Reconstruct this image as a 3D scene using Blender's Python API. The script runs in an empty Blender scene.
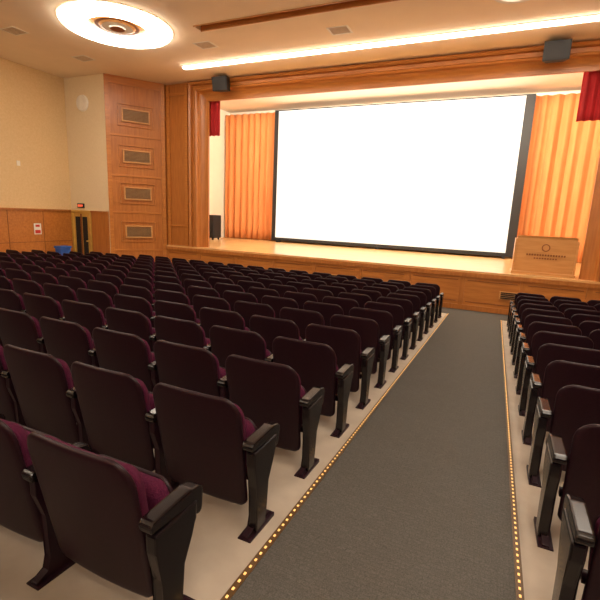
import bpy, bmesh, math, random
from mathutils import Matrix, Vector
random.seed(4)
SC=bpy.context.scene
COL=SC.collection
SL=0.06
def fl(y): return -SL*y
CEIL=5.68
STY=12.2; STZ=0.33
XC=-3.6
def mir(x): return 2*XC-x

# ---------------- materials ----------------
def newmat(name):
    m=bpy.data.materials.new(name); m.use_nodes=True
    nt=m.node_tree; b=nt.nodes['Principled BSDF']
    return m,nt,b
def mat(name,c,rough=0.5,metal=0.0,var=0.0,scale=8.0,bump=0.0,stretch=(1,1,1),c2=None,spec=0.5,coat=0):
    m,nt,b=newmat(name)
    b.inputs['Roughness'].default_value=rough
    b.inputs['Metallic'].default_value=metal
    b.inputs['Specular IOR Level'].default_value=spec
    if coat: b.inputs['Coat Weight'].default_value=coat
    tc=nt.nodes.new('ShaderNodeTexCoord'); mp=nt.nodes.new('ShaderNodeMapping')
    mp.inputs['Scale'].default_value=stretch
    nt.links.new(tc.outputs['Object'],mp.inputs['Vector'])
    n=nt.nodes.new('ShaderNodeTexNoise'); n.inputs['Scale'].default_value=scale
    n.inputs['Detail'].default_value=5
    nt.links.new(mp.outputs['Vector'],n.inputs['Vector'])
    r=nt.nodes.new('ShaderNodeValToRGB')
    if c2 is None:
        c2=tuple(min(1,x*(1+var)) for x in c); c1=tuple(x*(1-var) for x in c)
    else: c1=c
    r.color_ramp.elements[0].position=0.3; r.color_ramp.elements[1].position=0.7
    r.color_ramp.elements[0].color=(*c1,1); r.color_ramp.elements[1].color=(*c2,1)
    nt.links.new(n.outputs['Fac'],r.inputs['Fac'])
    nt.links.new(r.outputs['Color'],b.inputs['Base Color'])
    if bump>0:
        bp=nt.nodes.new('ShaderNodeBump'); bp.inputs['Strength'].default_value=bump; bp.inputs['Distance'].default_value=0.02
        nt.links.new(n.outputs['Fac'],bp.inputs['Height']); nt.links.new(bp.outputs['Normal'],b.inputs['Normal'])
    return m
def emis(name,c,s,base=None):
    m,nt,b=newmat(name)
    b.inputs['Base Color'].default_value=(*(base or c),1)
    b.inputs['Emission Color'].default_value=(*c,1); b.inputs['Emission Strength'].default_value=s
    return m
M={}
M['wood']=mat('orange_wood_vertical',(0.36,0.118,0.022),0.36,c2=(0.48,0.175,0.038),scale=3,stretch=(6,6,0.6))
M['woodh']=mat('orange_wood_horizontal',(0.40,0.135,0.025),0.34,c2=(0.53,0.20,0.042),scale=3,stretch=(0.6,6,6))
M['woodd']=mat('dark_orange_wood',(0.20,0.058,0.012),0.4,c2=(0.28,0.088,0.018),scale=3,stretch=(6,6,0.6))
M['woodl']=mat('light_podium_wood',(0.54,0.25,0.075),0.4,c2=(0.63,0.32,0.11),scale=3,stretch=(0.8,6,6))
M['stagefloor']=mat('stage_floor_maple',(0.62,0.36,0.14),0.26,c2=(0.70,0.43,0.19),scale=2,stretch=(0.5,8,1))
M['plaster']=mat('tan_plaster',(0.69,0.49,0.25),0.85,c2=(0.75,0.55,0.30),scale=22,bump=0.2)
M['plaster2']=mat('light_tan_plaster',(0.74,0.60,0.39),0.85,c2=(0.78,0.64,0.43),scale=22,bump=0.15)
M['ceil']=mat('ceiling_paint',(0.93,0.78,0.58),0.9,var=0.02,scale=2)
M['cream']=mat('cream_paint',(0.92,0.84,0.70),0.9,var=0.02,scale=2)
M['concrete']=mat('seating_floor_concrete',(0.37,0.31,0.25),0.6,c2=(0.44,0.37,0.30),scale=5)
M['black']=mat('black_plum_shell',(0.016,0.0042,0.0080),0.42,var=0.15,scale=60,spec=0.22)
M['blackg']=mat('black_gloss_arm',(0.007,0.004,0.005),0.22,var=0.1,scale=20,spec=.42)
M['purple']=mat('plum_fabric',(0.070,0.009,0.030),0.95,var=0.25,scale=160,bump=0.3,spec=0.12)
M['redv']=mat('red_velvet',(0.42,0.012,0.016),0.85,var=0.2,scale=3,stretch=(4,4,.3))
M['orangec']=mat('orange_stage_curtain',(0.68,0.235,0.068),0.85,c2=(0.77,0.32,0.11),scale=2,stretch=(4,4,.3))
M['blackm']=mat('matte_black',(0.012,0.011,0.011),0.6,var=0.1)
M['edge']=mat('bronze_edge_strip',(0.10,0.048,0.014),0.45,var=0.1)
M['dark']=mat('dark_void',(0.015,0.010,0.007),0.9,var=0.1)
M['vent']=mat('vent_metal',(0.30,0.18,0.08),0.5,0.2,var=0.1)
M['ventc']=mat('ceiling_vent_slats',(0.55,0.45,0.34),0.6,0.0,var=0.1)
M['white']=mat('white_enamel',(0.85,0.80,0.70),0.5,var=0.03)
M['brass']=mat('brass',(0.72,0.48,0.12),0.35,0.5,var=0.1)
M['blue']=mat('blue_plastic',(0.02,0.10,0.42),0.4,var=0.1)
M['red']=mat('red_paint',(0.6,0.03,0.02),0.4,var=0.1)
M['paper']=mat('paper',(0.85,0.82,0.76),0.8,var=0.02)
M['ring']=emis('ring_lamp_glow',(1.0,0.88,0.73),12.0)
M['strip']=emis('strip_lamp_glow',(1.0,0.84,0.68),11.0)
M['globe']=emis('fill_globe_glow',(1.0,0.86,0.70),70.0)  # glow of the added fill globes at the rear
M['dot']=emis('aisle_lamp_glow',(1.0,0.60,0.20),0.50)
M['screen']=emis('projection_screen_white',(1.0,0.965,0.88),0.62,(.33,.31,.28))
M['exit']=emis('exit_sign_glow',(0.9,0.12,0.05),0.8)
m,nt,b=newmat('aisle_carpet'); b.inputs['Roughness'].default_value=0.95; b.inputs['Specular IOR Level'].default_value=0.15
tc=nt.nodes.new('ShaderNodeTexCoord')
br=nt.nodes.new('ShaderNodeTexBrick'); br.inputs['Scale'].default_value=9
br.inputs['Color1'].default_value=(0.086,0.080,0.072,1); br.inputs['Color2'].default_value=(0.094,0.088,0.079,1); br.inputs['Mortar'].default_value=(0.081,0.075,0.068,1)
br.inputs['Mortar Size'].default_value=0.03
nz=nt.nodes.new('ShaderNodeTexNoise'); nz.inputs['Scale'].default_value=150
mx=nt.nodes.new('ShaderNodeMixRGB'); mx.blend_type='OVERLAY'; mx.inputs[0].default_value=0.6
nt.links.new(tc.outputs['Object'],br.inputs['Vector']); nt.links.new(tc.outputs['Object'],nz.inputs['Vector'])
nt.links.new(br.outputs['Color'],mx.inputs[1]); nt.links.new(nz.outputs['Fac'],mx.inputs[2]); nt.links.new(mx.outputs[0],b.inputs['Base Color'])
M['carpet']=m

# ---------------- helpers ----------------
def obj(name,me,parent=None,mats=()):
    o=bpy.data.objects.new(name,me); COL.objects.link(o)
    for x in mats: me.materials.append(M[x])
    if parent: o.parent=parent
    return o
def empty(name,loc=(0,0,0),rz=0):
    o=bpy.data.objects.new(name,None); COL.objects.link(o); o.location=loc; o.rotation_euler=(0,0,rz); return o
def bm_box(bm,x0,x1,y0,y1,z0,z1,mi=0,bev=0):
    vs=[bm.verts.new(p) for p in [(x0,y0,z0),(x1,y0,z0),(x1,y1,z0),(x0,y1,z0),(x0,y0,z1),(x1,y0,z1),(x1,y1,z1),(x0,y1,z1)]]
    fs=[]
    for f in [(0,3,2,1),(4,5,6,7),(0,1,5,4),(1,2,6,5),(2,3,7,6),(3,0,4,7)]:
        q=bm.faces.new([vs[i] for i in f]); q.material_index=mi; fs.append(q)
    if bev>0:
        es=list({e for f in fs for e in f.edges})
        r=bmesh.ops.bevel(bm,geom=es,offset=bev,segments=2,profile=0.6,affect='EDGES')
        for f in r['faces']: f.material_index=mi
def finish(bm,name,mats,parent=None,smooth=False):
    bmesh.ops.recalc_face_normals(bm,faces=bm.faces)
    me=bpy.data.meshes.new(name); bm.to_mesh(me); bm.free()
    if smooth:
        for p in me.polygons: p.use_smooth=True
    return obj(name,me,parent,mats)
def boxes(name,lst,mats,parent=None,bev=0):
    bm=bmesh.new()
    for t in lst:
        bm_box(bm,*t[:6],mi=t[6] if len(t)>6 else 0,bev=bev)
    return finish(bm,name,mats,parent)
def prism(bm,pts,a0,a1,axis='z',mi=0,bev=0):
    def P(p,a):
        if axis=='z': return (p[0],p[1],a)
        if axis=='x': return (a,p[0],p[1])
        return (p[0],a,p[1])
    lo=[bm.verts.new(P(p,a0)) for p in pts]; hi=[bm.verts.new(P(p,a1)) for p in pts]
    fs=[bm.faces.new(lo),bm.faces.new(hi[::-1])]
    n=len(pts)
    for i in range(n): fs.append(bm.faces.new([lo[i],hi[i],hi[(i+1)%n],lo[(i+1)%n]]))
    for f in fs: f.material_index=mi
    if bev>0:
        es=list({e for f in fs for e in f.edges})
        r=bmesh.ops.bevel(bm,geom=es,offset=bev,segments=2,profile=0.6,affect='EDGES')
        for f in r['faces']: f.material_index=mi
def bm_cyl(bm,c,r,z0,z1,axis='z',n=32,mi=0,r2=None):
    r2=r if r2 is None else r2
    def P(a,rr,h):
        x,y=c[0]+rr*math.cos(a),c[1]+rr*math.sin(a)
        if axis=='z': return (x,y,h)
        if axis=='y': return (x,h,y)
        return (h,x,y)
    A=[bm.verts.new(P(2*math.pi*i/n,r,z0)) for i in range(n)]
    B=[bm.verts.new(P(2*math.pi*i/n,r2,z1)) for i in range(n)]
    for f in (bm.faces.new(A),bm.faces.new(B[::-1])): f.material_index=mi
    for i in range(n):
        f=bm.faces.new([A[i],B[i],B[(i+1)%n],A[(i+1)%n]]); f.material_index=mi
def bm_rings(bm,c,prof,n=64,mis=None):
    rows=[[bm.verts.new((c[0]+r*math.cos(2*math.pi*i/n),c[1]+r*math.sin(2*math.pi*i/n),z)) for i in range(n)] for r,z in prof]
    for j in range(len(rows)-1):
        for i in range(n):
            f=bm.faces.new([rows[j][i],rows[j][(i+1)%n],rows[j+1][(i+1)%n],rows[j+1][i]]); f.material_index=mis[j] if mis else 0

# ---------------- room shell ----------------
XL,XR=-13.7,mir(-13.7)
YB=-7.0
bm=bmesh.new()
prism(bm,[(YB,fl(YB)),(STY,fl(STY)),(STY,fl(STY)-.3),(YB,fl(YB)-.3)],XL,XR,axis='x')
finish(bm,'floor',['concrete'])
AX0,AX1=-0.88,0.275
def slab(bm,x0,x1,y0,y1,t0,t1,mi=0):
    prism(bm,[(y0,fl(y0)+t0),(y1,fl(y1)+t0),(y1,fl(y1)+t1),(y0,fl(y0)+t1)],x0,x1,axis='x',mi=mi)
bm=bmesh.new(); slab(bm,AX0,AX1,YB+.02,STY-.08,0.0,.012)
slab(bm,-10.6,AX0,11.1,STY-.08,0,.012); slab(bm,AX1,3.4,11.1,STY-.08,0,.012)
finish(bm,'aisle_carpet',['carpet'])
for x,s in ((AX0,-1),(AX1,1)):
    bm=bmesh.new()
    a,b_=(x-.035,x+.0) if s<0 else (x,x+.035)
    slab(bm,a,b_,YB+.1,11.05,0,.016,0)
    y=YB+.2
    while y<11.0:
        xm=(a+b_)/2
        slab(bm,xm-.005,xm+.005,y,y+.015,.016,.020,1); y+=.05
    finish(bm,'aisle_floor_light_strip',['edge','dot'])

def sidewall(sx,nm):
    f=(lambda x:x) if sx<0 else mir
    def bx(x0,x1,*r):
        a,b=sorted((f(x0),f(x1))); return (a,b,*r)
    boxes('wall_'+nm,[bx(-13.9,-13.7,YB-.2,10.9,-1,CEIL+.1)],['plaster'])
    bm=bmesh.new()
    for t in [bx(-13.7,-13.665,YB,10.7,-.75,1.36)]: bm_box(bm,*t[:6],mi=0)
    bm_box(bm,*bx(-13.7,-13.62,YB,10.7,1.36,1.42),mi=1)
    y=YB+.5
    while y<10.6:
        bm_box(bm,*bx(-13.666,-13.655,y,y+.015,-.7,1.35),mi=2); y+=1.15
    bm_box(bm,*bx(-13.666,-13.652,YB,10.7,.35,.37),mi=2)
    finish(bm,'trim_wainscot_'+nm,['woodh','wood','woodd'])
    boxes('wall_return_'+nm,[bx(-13.7,-11.9,10.7,10.9,-1,CEIL+.1)],['plaster2'])
    boxes('trim_return_wainscot_'+nm,[bx(-12.70,-11.92,10.66,10.7,-.65,1.36),bx(-12.70,-11.92,10.63,10.7,1.36,1.42)],['wood'])
    e=empty('door_1' if sx<0 else 'door_2')
    boxes('frame',[bx(-13.64,-13.56,10.62,10.7,-.64,1.42),bx(-12.80,-12.72,10.62,10.7,-.64,1.42),bx(-13.56,-12.80,10.62,10.7,1.34,1.42)],['brass'],e,bev=.005)
    boxes('leaf',[bx(-13.56,-12.80,10.66,10.70,-.64,1.34,0),bx(-13.46,-13.24,10.645,10.66,-.3,1.2,1),bx(-13.12,-12.90,10.645,10.66,-.3,1.2,1),bx(-13.20,-13.16,10.63,10.66,-.6,1.3,2)],['brass','dark','woodd'],e)
    bm=bmesh.new(); bm_cyl(bm,(f(-12.88),.38),.025,10.58,10.66,axis='y'); finish(bm,'knob',['brass'],e)
    e=empty('exit_sign' )
    boxes('housing',[bx(-13.32,-13.04,10.63,10.7,1.50,1.65)],['blackm'],e,bev=.01)
    boxes('lettering',[bx(-13.28+.06*i,-13.24+.06*i,10.624,10.63,1.54,1.61) for i in range(4)],['exit'],e)
    bm=bmesh.new(); bm_cyl(bm,(f(-12.87),4.86),.24,10.64,10.7,axis='y',r2=.26,n=40,mi=0); bm_cyl(bm,(f(-12.87),4.86),.19,10.63,10.645,axis='y',n=40,mi=1)
    finish(bm,'round_wall_speaker',['white','white'])
    bm=bmesh.new()
    pts=[(f(-11.9),10.7),(f(-10.8),12.2),(f(-10.8),12.28),(f(-12.1),12.28),(f(-12.1),10.92),(f(-11.9),10.92)]
    prism(bm,pts,-1,CEIL+.1,mi=0); finish(bm,'wall_splay_'+nm,['wood'])
    ang=math.atan2(1.5,1.1)*(1 if sx<0 else -1)
    e=empty('trim_splay_panel_'+nm,(f(-11.35),11.45,0),ang)
    L=[(-.93,-.80,-.03,.0,-.72,CEIL),(.80,.93,-.03,.0,-.72,CEIL),(-.80,.80,-.03,0,5.44,CEIL)]
    for z in (4.53,3.25,2.05,.77):
        L+= [(-.80,.80,-.03,0,z-.66,z-.60)]
        L+= [(-.56,.56,-.04,0,z+.32,z+.345),(-.56,.56,-.04,0,z-.345,z-.32),(-.56,-.535,-.04,0,z-.32,z+.32),(.535,.56,-.04,0,z-.32,z+.32)]
    boxes('rails',L,['woodh'],e,bev=.004)
    for z in (4.53,3.25,2.05,.77):
        v=empty('wall_vent',(0,0,0)); v.matrix_world=Matrix.Translation((f(-11.35),11.45,z))@Matrix.Rotation(ang,4,'Z')
        boxes('frame',[(-.44,.44,-.07,-.002,.17,.21),(-.44,.44,-.07,-.002,-.21,-.17),(-.44,-.40,-.07,-.002,-.17,.17),(.40,.44,-.07,-.002,-.17,.17)],['woodl'],v,bev=.004)
        boxes('back_plate',[(-.40,.40,-.02,-.002,-.17,.17)],['woodd'],v)
        boxes('louvres',[(-.40,.40,-.06,-.025,-.16+.04*i,-.138+.04*i) for i in range(8)],['vent'],v)
    boxes('wall_proscenium_'+nm,[bx(-12.3,-9.70,12.285,12.44,STZ+.005,6.2)],['wood'])
    boxes('trim_pilaster_'+nm,[bx(-10.74,-10.62,12.22,12.28,STZ,5.62),bx(-9.98,-9.86,12.22,12.28,STZ,5.62),bx(-10.62,-9.98,12.24,12.28,1.0,1.06),bx(-10.62,-9.98,12.24,12.28,5.3,5.4)],['woodh'],bev=.005)
sidewall(-1,'left'); sidewall(1,'right')
boxes('wall_back',[(XL-.2,XR+.2,YB-.2,YB,-.5,CEIL+.1)],['plaster2'])
sx0,sx1,sy0,sy1=-6.85,-.35,8.72,9.02
boxes('ceiling',[(XL,XR,YB,sy0,CEIL,CEIL+.2),(XL,XR,sy1,12.45,CEIL,CEIL+.2),(XL,sx0,sy0,sy1,CEIL,CEIL+.2),(sx1,XR,sy0,sy1,CEIL,CEIL+.2)],['ceil'])
boxes('trim_ceiling_light_slot',[(sx0,sx1,sy0-.02,sy1+.02,CEIL+.2,CEIL+.24),(sx0,sx1,sy1-.012,sy1-.001,CEIL-.02,CEIL+.2),(sx0,sx1,sy0+.001,sy0+.012,CEIL-.02,CEIL+.2)],['woodl'])
e=empty('ceiling_strip_light')
boxes('lens',[(-8.9,1.75,10.86,10.98,CEIL-.075,CEIL-.02)],['strip'],e)
boxes('housing',[(-8.95,1.8,10.84,11.0,CEIL-.02,CEIL)],['white'],e)
R0,R1=1.20,.64
for rx in (-8.55,mir(-8.55)):
    for ry in (8.15,2.0,-4.0):
        e=empty('ceiling_ring_light')
        bm=bmesh.new()
        bm_rings(bm,(rx,ry),[(R0+.04,CEIL-.001),(R0+.04,CEIL-.02),(R0,CEIL-.02)],mis=[0,0]); finish(bm,'rim',['white'],e,False)
        bm=bmesh.new(); bm_rings(bm,(rx,ry),[(R0,CEIL-.02),(R0,CEIL-.05),(R0-.03,CEIL-.08),(R1+.03,CEIL-.08),(R1,CEIL-.05),(R1,CEIL-.01)]); finish(bm,'diffuser',['ring'],e)
        s=R1/.80
        bm=bmesh.new(); bm_rings(bm,(rx,ry),[(R1-.01,CEIL-.01),(.66*s,CEIL-.02),(.60*s,CEIL-.03),(.50*s,CEIL-.03),(.42*s,CEIL-.05),(.22*s,CEIL-.05),(.20*s,CEIL-.08),(0.001,CEIL-.08)],mis=[0,0,2,0,1,1,2])
        finish(bm,'center_grille',['woodl','white','woodd'],e)
for p in ((-8.3,-1.2),(1.0,-1.2),(-3.6,-4.8)):
    e=empty('added_fill_globe')  # fill globes added behind the camera, out of view, to brighten the ceiling
    bm=bmesh.new(); bmesh.ops.create_uvsphere(bm,u_segments=24,v_segments=14,radius=.2,matrix=Matrix.Translation((p[0],p[1],4.75))); finish(bm,'globe',['globe'],e,True)
    bm=bmesh.new(); bm_cyl(bm,p,.015,4.94,CEIL-.04,n=10); bm_cyl(bm,p,.08,CEIL-.04,CEIL,n=20); bm_cyl(bm,p,.06,4.92,4.97,n=20); finish(bm,'stem',['brass'],e)
def cvent(x,y,w=.42,d=.32):
    e=empty('ceiling_vent')
    boxes('frame',[(x-w/2,x+w/2,y-d/2,y-d/2+.04,CEIL-.008,CEIL),(x-w/2,x+w/2,y+d/2-.04,y+d/2,CEIL-.008,CEIL),(x-w/2,x-w/2+.04,y-d/2+.04,y+d/2-.04,CEIL-.008,CEIL),(x+w/2-.04,x+w/2,y-d/2+.04,y+d/2-.04,CEIL-.008,CEIL)],['white'],e)
    boxes('slats',[(x-w/2+.04,x+w/2-.04,y-d/2+.05+.05*i,y-d/2+.07+.05*i,CEIL-.006,CEIL-.001) for i in range(int((d-.1)/.05)+1)],['ventc'],e)
for p in ((-3.78,9.98),(-7.28,9.76),(-11.3,9.49),(-11.3,7.55)): cvent(*p,w=.5,d=.42)
bm=bmesh.new(); bm_rings(bm,(-.2,9.35),[(.42,CEIL),(.42,CEIL-.05),(.34,CEIL-.05),(.30,CEIL-.02),(.001,CEIL-.02)],mis=[0,0,0,1]); finish(bm,'recessed_ceiling_lamp',['white','strip'])

# ---------------- stage ----------------
SX0,SX1=-10.79,mir(-10.79)
stg=empty('stage_platform')
boxes('body',[(SX0,SX1,STY+.05,12.3,-.74,STZ-.05,0),(-12.28,5.08,12.3,18.38,-.74,STZ-.05,0)],['woodh'],stg)
boxes('stage_boards',[(SX0,SX1,STY-.03,12.3,STZ-.05,STZ),(-12.28,5.08,12.3,18.38,STZ-.05,STZ)],['stagefloor'],stg)
bm=bmesh.new()
fz=fl(STY)
bm_box(bm,SX0,SX1,STY,STY+.05,fz+.01,STZ-.05,0)
bm_box(bm,SX0,SX1,STY-.06,STY,STZ-.16,STZ-.05,1)
bm_box(bm,SX0,SX1,STY-.03,STY,fz+.01,fz+.14,1)
n=10; w=(SX1-SX0)/n
for i in range(n+1):
    x=SX0+i*w; bm_box(bm,max(SX0,x-.06),min(SX1,x+.06),STY-.022,STY,fz+.14,STZ-.16,1)
for i in range(n):
    x=SX0+i*w
    bm_box(bm,x+.12,x+w-.12,STY-.014,STY,STZ-.27,STZ-.25,2); bm_box(bm,x+.12,x+w-.12,STY-.014,STY,fz+.22,fz+.24,2)
finish(bm,'front_panelling',['woodh','wood','woodd'],stg)
for x in (-9.6,-4.4,.42):
    boxes('front_vent_frame',[(x-.22,x+.22,STY-.045,STY-.015,-.33,-.13)],['woodl'],stg)
    boxes('front_vent_slots',[(x-.19,x+.19,STY-.055,STY-.045,-.315+.045*i,-.285+.045*i) for i in range(4)],['dark'],stg)
IL=-9.13
IR=1.92; IT=5.09; TS=.88
prof=[(0,12.46),(0,12.40)]
for i in range(9):
    a=i/8*math.pi/2
    prof.append((.30*math.sin(a),12.40-.14*(1-math.cos(a))))
prof+=[(.32,12.20),(.37,12.18),(.40,12.22),(.42,12.25),(.52,12.25),(.54,12.16),(.60,12.13),(.64,12.16),(.65,12.22),(.65,12.28)]
bm=bmesh.new()
rows=[]
for u,y in prof:
    rows.append([bm.verts.new(p) for p in [(IL-u,y,STZ),(IL-u,y,IT+u*TS),(IR+u,y,IT+u*TS),(IR+u,y,STZ)]])
for j in range(len(rows)-1):
    for i in range(3):
        f=bm.faces.new([rows[j][i],rows[j][i+1],rows[j+1][i+1],rows[j+1][i]]); f.material_index= 1 if i==1 else 0
finish(bm,'proscenium_frame',['wood','woodh'])
boxes('wall_proscenium_header',[(-9.8,2.6,12.445,12.47,IT+.01,6.18),(-9.69,2.49,12.3,12.44,5.5,5.66)],['cream'])
boxes('wall_proscenium_fill',[(-9.69,-9.14,12.44,12.47,STZ,6.1),(1.93,2.49,12.44,12.47,STZ,6.1)],['cream'])
boxes('wall_stage_left',[(-12.5,-12.3,12.5,18.6,STZ-.1,6.3)],['cream'])
boxes('wall_stage_right',[(5.1,5.3,12.5,18.6,STZ-.1,6.3)],['cream'])
boxes('wall_stage_back',[(-12.3,5.1,18.4,18.6,STZ-.1,6.3)],['cream'])
boxes('ceiling_stage',[(-12.5,5.3,12.45,18.6,6.18,6.38)],['cream'])
def curtain(name,x0,x1,y,z0,z1,fold,amp,mt,parent=None):
    bm=bmesh.new(); nx=int((x1-x0)/fold*12); nz=10
    ph=[random.uniform(-1.3,1.3) for _ in range(nx//12+3)]
    am=[random.uniform(.6,1.25) for _ in range(nx//12+3)]
    g=[]
    for i in range(nx+1):
        x=x0+(x1-x0)*i/nx; t=(x-x0)/fold; k=int(t); p=ph[k]*(1-(t-k))+ph[k+1]*(t-k); q=am[k]*(1-(t-k))+am[k+1]*(t-k)
        col=[]
        for j in range(nz+1):
            z=z0+(z1-z0)*j/nz
            s=math.sin(2*math.pi*t+p+.15*math.sin(z*.8))
            a=amp*q*(1-.25*j/nz)
            col.append(bm.verts.new((x+.15*amp*math.sin(4*math.pi*t),y+a*(abs(s)**.9)*(1 if s>0 else -1)+.01*math.sin(z*2+t),z)))
        g.append(col)
    for i in range(nx):
        for j in range(nz):
            bm.faces.new([g[i][j],g[i+1][j],g[i+1][j+1],g[i][j+1]])
    o=finish(bm,name,[mt],parent,True)
    md=o.modifiers.new('thick','SOLIDIFY'); md.thickness=.01
    return o
curtain('stage_back_curtain',-12.2,5.0,17.95,STZ+.02,5.98,.34,.10,'orangec')
for nm,a,b,c,d in (('l',-9.80,-9.48,-9.58,-8.84),('r',1.98,2.45,1.36,2.2)):
    e=empty('red_grand_drape')
    curtain('leg',a,b,12.78,STZ+.02,6.0,.15,.04,'redv',e)
    curtain('valance',c,d,12.66,4.06,6.0,.15,.04,'redv',e)
e=empty('projection_screen')
X0,X1,Z0,Z1=-9.35,.60,.40,5.93
boxes('border',[(X0,X1,17.42,17.50,Z0,Z1)],['blackm'],e)
boxes('surface',[(X0+.20,X1-.30,17.405,17.42,Z0+.14,Z1-.05)],['screen'],e)
boxes('feet',[(X0+.3,X0+.4,17.3,17.6,STZ,Z0),(X1-.4,X1-.3,17.3,17.6,STZ,Z0),(-4.5,-4.4,17.3,17.6,STZ,Z0)],['blackm'],e)
e=empty('podium')
px0,px1,py=.42,1.84,12.60
bm=bmesh.new()
prism(bm,[(py,STZ),(py+.55,STZ),(py+.55,STZ+.86),(py-.06,STZ+.99),(py-.03,STZ+.93)],px0+.04,px1-.04,axis='x',bev=.006)
finish(bm,'body',['woodl'],e)
boxes('side_panels',[(px0,px0+.045,py-.05,py+.6,STZ,STZ+.9),(px1-.045,px1,py-.05,py+.6,STZ,STZ+.9)],['woodl'],e,bev=.008)
boxes('base',[(px0-.02,px1+.02,py-.07,py+.62,STZ,STZ+.07)],['woodl'],e,bev=.008)
pc=(px0+px1)/2
bm=bmesh.new(); bm_cyl(bm,(pc,STZ+.70),.095,py-.045,py-.02,axis='y',mi=0); bm_cyl(bm,(pc,STZ+.70),.07,py-.05,py-.044,axis='y',mi=1); finish(bm,'emblem',['woodd','woodl'],e)
boxes('lettering',[(pc-.42+.06*i,pc-.385+.06*i,py-.032,py-.005,STZ+.49,STZ+.535) for i in range(15)]+[(pc-.24+.06*i,pc-.205+.06*i,py-.028,py+.0,STZ+.41,STZ+.445) for i in range(9)],['woodd'],e)
e=empty('stage_loudspeaker')
boxes('cabinet',[(-11.98,-11.30,15.7,16.3,STZ+.09,STZ+1.08)],['blackm'],e,bev=.03)
bm=bmesh.new()
bm_cyl(bm,(-11.64,STZ+.38),.22,15.68,15.71,axis='y',mi=0); bm_cyl(bm,(-11.64,STZ+.82),.14,15.68,15.71,axis='y',mi=0)
finish(bm,'drivers',['blackg'],e)
bm=bmesh.new()
for x in (-11.9,-11.38):
    for y in (15.78,16.2): bm_cyl(bm,(y,STZ+.045),.045,x-.02,x+.02,axis='x',n=16)
finish(bm,'casters',['blackg'],e)
for x in (-8.29,.69):
    e=empty('wall_loudspeaker',(x,11.95,5.43),0)
    e.rotation_euler=(math.radians(8),0,0)
    bm=bmesh.new(); prism(bm,[(-.27,-.15),(.27,-.15),(.18,.17),(-.18,.17)],-.20,.20,axis='z',bev=.012); finish(bm,'cabinet',['blackm'],e)
    bm=bmesh.new(); bm_box(bm,-.24,.24,-.162,-.15,-.17,.17); finish(bm,'grille',['blackm'],e)
    boxes('bracket',[(-.04,.04,.1,.17,.18,.24)],['blackm'],e)
e=empty('wall_poster')
boxes('sheet',[(-13.655,-13.645,9.26,9.5,.60,.95)],['paper'],e)
boxes('print',[(-13.645,-13.641,9.29,9.47,.63,.74),(-13.645,-13.641,9.31,9.45,.84,.91)],['red'],e)
e=empty('recycling_bin')
bz=fl(9.9)
bm=bmesh.new(); prism(bm,[(9.76,bz),(10.06,bz),(10.10,bz+.75),(9.72,bz+.75)],-13.35,-13.08,axis='x',bev=.015); finish(bm,'body',['blue'],e)
boxes('lid',[(-13.38,-13.05,9.70,10.12,bz+.75,bz+.82)],['blue'],e,bev=.015)
boxes('light_switch_plate',[(-13.7,-13.685,8.9,9.0,2.7,2.85)],['white'])

# ---------------- seats ----------------
def panel(bm,hw,z0,z1,rt,rb,tf,tb,yf,curve,mi,bv=.025):
    us=[-1,-.985,-.95,-.88,-.7,-.45,-.2,0,.2,.45,.7,.88,.95,.985,1]
    vs=[0,.012,.035,.07,.12,.2,.35,.5,.65,.8,.85,.89,.92,.955,.98,.993,1]
    F=[];B=[]
    for v in vs:
        z=z0+(z1-z0)*v; w=hw*(.955+.045*v)
        if z>z1-rt:
            d=(z-(z1-rt))/rt; w=w-rt+rt*math.sqrt(max(0,1-d*d))
        elif z<z0+rb:
            d=((z0+rb)-z)/rb; w=w-rb+rb*math.sqrt(max(0,1-d*d))
        rf=[];rk=[]
        for u in us:
            x=u*w; e=min(w-abs(x),z-z0,z1-z); q=1-min(max(e,0)/bv,1); s=math.sqrt(max(0,1-q*q))
            y=yf(z)+curve*x*x
            rf.append(bm.verts.new((x,y+tf*s,z))); rk.append(bm.verts.new((x,y-tb*s,z)))
        F.append(rf);B.append(rk)
    for G in (F,B):
        for j in range(len(vs)-1):
            for i in range(len(us)-1):
                f=bm.faces.new([G[j][i],G[j][i+1],G[j+1][i+1],G[j+1][i]]); f.material_index=mi
bm=bmesh.new()
lean=lambda z:-.18*(z-.25)+.03
panel(bm,.292,.11,.785,.11,.06,.008,.016,lean,.22,0)
panel(bm,.290,.28,.750,.10,.06,.068,-.004,lambda z:lean(z)+.006,.20,1,bv=.05)
sl=lambda z:.15+.10*(z-.3)
panel(bm,.255,.22,.55,.10,.05,.012,.012,lambda z:sl(z)+.045,.0,0)
panel(bm,.262,.23,.56,.10,.05,.04,.05,sl,.0,1,bv=.05)
bm_box(bm,-.28,.28,.10,.14,.25,.29,0)
bmesh.ops.remove_doubles(bm,verts=bm.verts,dist=.0008)
bmesh.ops.recalc_face_normals(bm,faces=bm.faces)
seat_me=bpy.data.meshes.new('seat'); bm.to_mesh(seat_me); bm.free()
for p in seat_me.polygons: p.use_smooth=True
for k in ('black','purple'): seat_me.materials.append(M[k])
bm=bmesh.new()
prism(bm,[(-.04,-.015),(.21,-.03),(.21,.015),(.12,.04),(.105,.10),(.11,.28),(.16,.39),(.20,.44),(.21,.51),(-.01,.51),(-.01,.43),(.03,.31),(.035,.10),(.02,.04),(-.04,.02)],-.020,.020,axis='x',mi=0,bev=.005)
bm_box(bm,-.04,.04,-.05,.22,-.03,.010,0,bev=.004)
prism(bm,[(-.03,.51),(.205,.51),(.215,.44),(.225,.425),(.24,.42),(.255,.425),(.262,.44),(.268,.52),(.262,.54),(.245,.552),(.19,.562),(-.02,.557),(-.035,.54)],-.033,.033,axis='x',mi=1,bev=.010)
bmesh.ops.recalc_face_normals(bm,faces=bm.faces)
st_me=bpy.data.meshes.new('standard'); bm.to_mesh(st_me); bm.free()
for k in ('black','blackg'): st_me.materials.append(M[k])
bm=bmesh.new()
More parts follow.
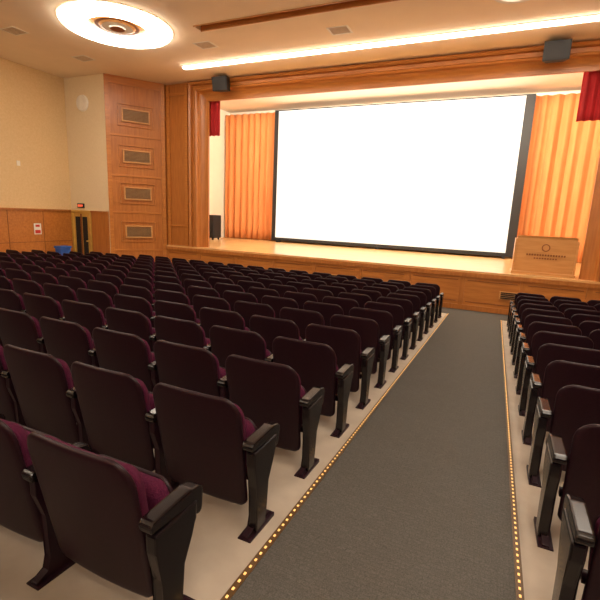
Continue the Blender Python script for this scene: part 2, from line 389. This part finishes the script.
prism(bm,[(.015,.02),(.115,.02),(.12,.10),(.125,.27),(.175,.37),(.215,.42),(.22,.50),(-.02,.50),(-.02,.42),(.015,.28)],-.026,.026,axis='x',mi=0,bev=.010)
bmesh.ops.recalc_face_normals(bm,faces=bm.faces)
ep_me=bpy.data.meshes.new('end_panel'); bm.to_mesh(ep_me); bm.free(); ep_me.materials.append(M['blackg'])

PITCH=.652
def row(xend,dirn,y,n):
    e=empty('theater_seat_row',(0,y,fl(y)))
    for i in range(n):
        o=obj('seat',seat_me,e); o.location=(xend+dirn*PITCH*(i+.5),0,0)
    for i in range(n+1):
        o=obj('armrest_standard',st_me,e); o.location=(xend+dirn*PITCH*i,0,0)
    for i,s in ((0,-dirn),(n,dirn)):
        o=obj('end_panel',ep_me,e); o.location=(xend+dirn*PITCH*i+s*.014,0,0)
for k in range(-5,13):
    y=1.76+.704*k
    row(-1.03,-1,y,17 if k<10 else (14 if k>11 else 16))
    row(.44,1,y+.05,7 if k<10 else 5)

# ---------------- lights ----------------
def area(name,loc,rot,sx,sy,e,c):
    l=bpy.data.lights.new(name,'AREA'); l.shape='RECTANGLE'; l.size=sx; l.size_y=sy; l.energy=e; l.color=c
    o=bpy.data.objects.new(name,l); COL.objects.link(o); o.location=loc; o.rotation_euler=[math.radians(a) for a in rot]; return o
area('stage_border_lamp',(-3.6,13.3,5.80),(62,0,0),10.5,.3,450,(1,.85,.66))
area('stage_fill_uplight',(-3.6,13.1,5.78),(112,0,0),10.5,.2,380,(1,.90,.76))  # unseen fill added behind the header, lifts stage ceiling and curtain tops
w=bpy.data.worlds.new('w'); SC.world=w; w.use_nodes=True
w.node_tree.nodes['Background'].inputs[0].default_value=(.9,.75,.6,1); w.node_tree.nodes['Background'].inputs[1].default_value=.2

# ---------------- camera ----------------
cam=bpy.data.cameras.new('camera'); co=bpy.data.objects.new('camera',cam); COL.objects.link(co)
cam.lens=36*431/600; cam.sensor_width=36; cam.clip_start=.05
back=Vector((.4007,-.8955,.1948)).normalized(); right=Vector((.9084,.4155,.0425)); right=(right-back*right.dot(back)).normalized(); up=back.cross(right)
mt=Matrix((right,up,back)).transposed().to_4x4(); mt.translation=(0,0,1.6)
co.matrix_world=mt
SC.camera=co
SC.view_settings.view_transform='Standard'
SC.view_settings.exposure=0.55
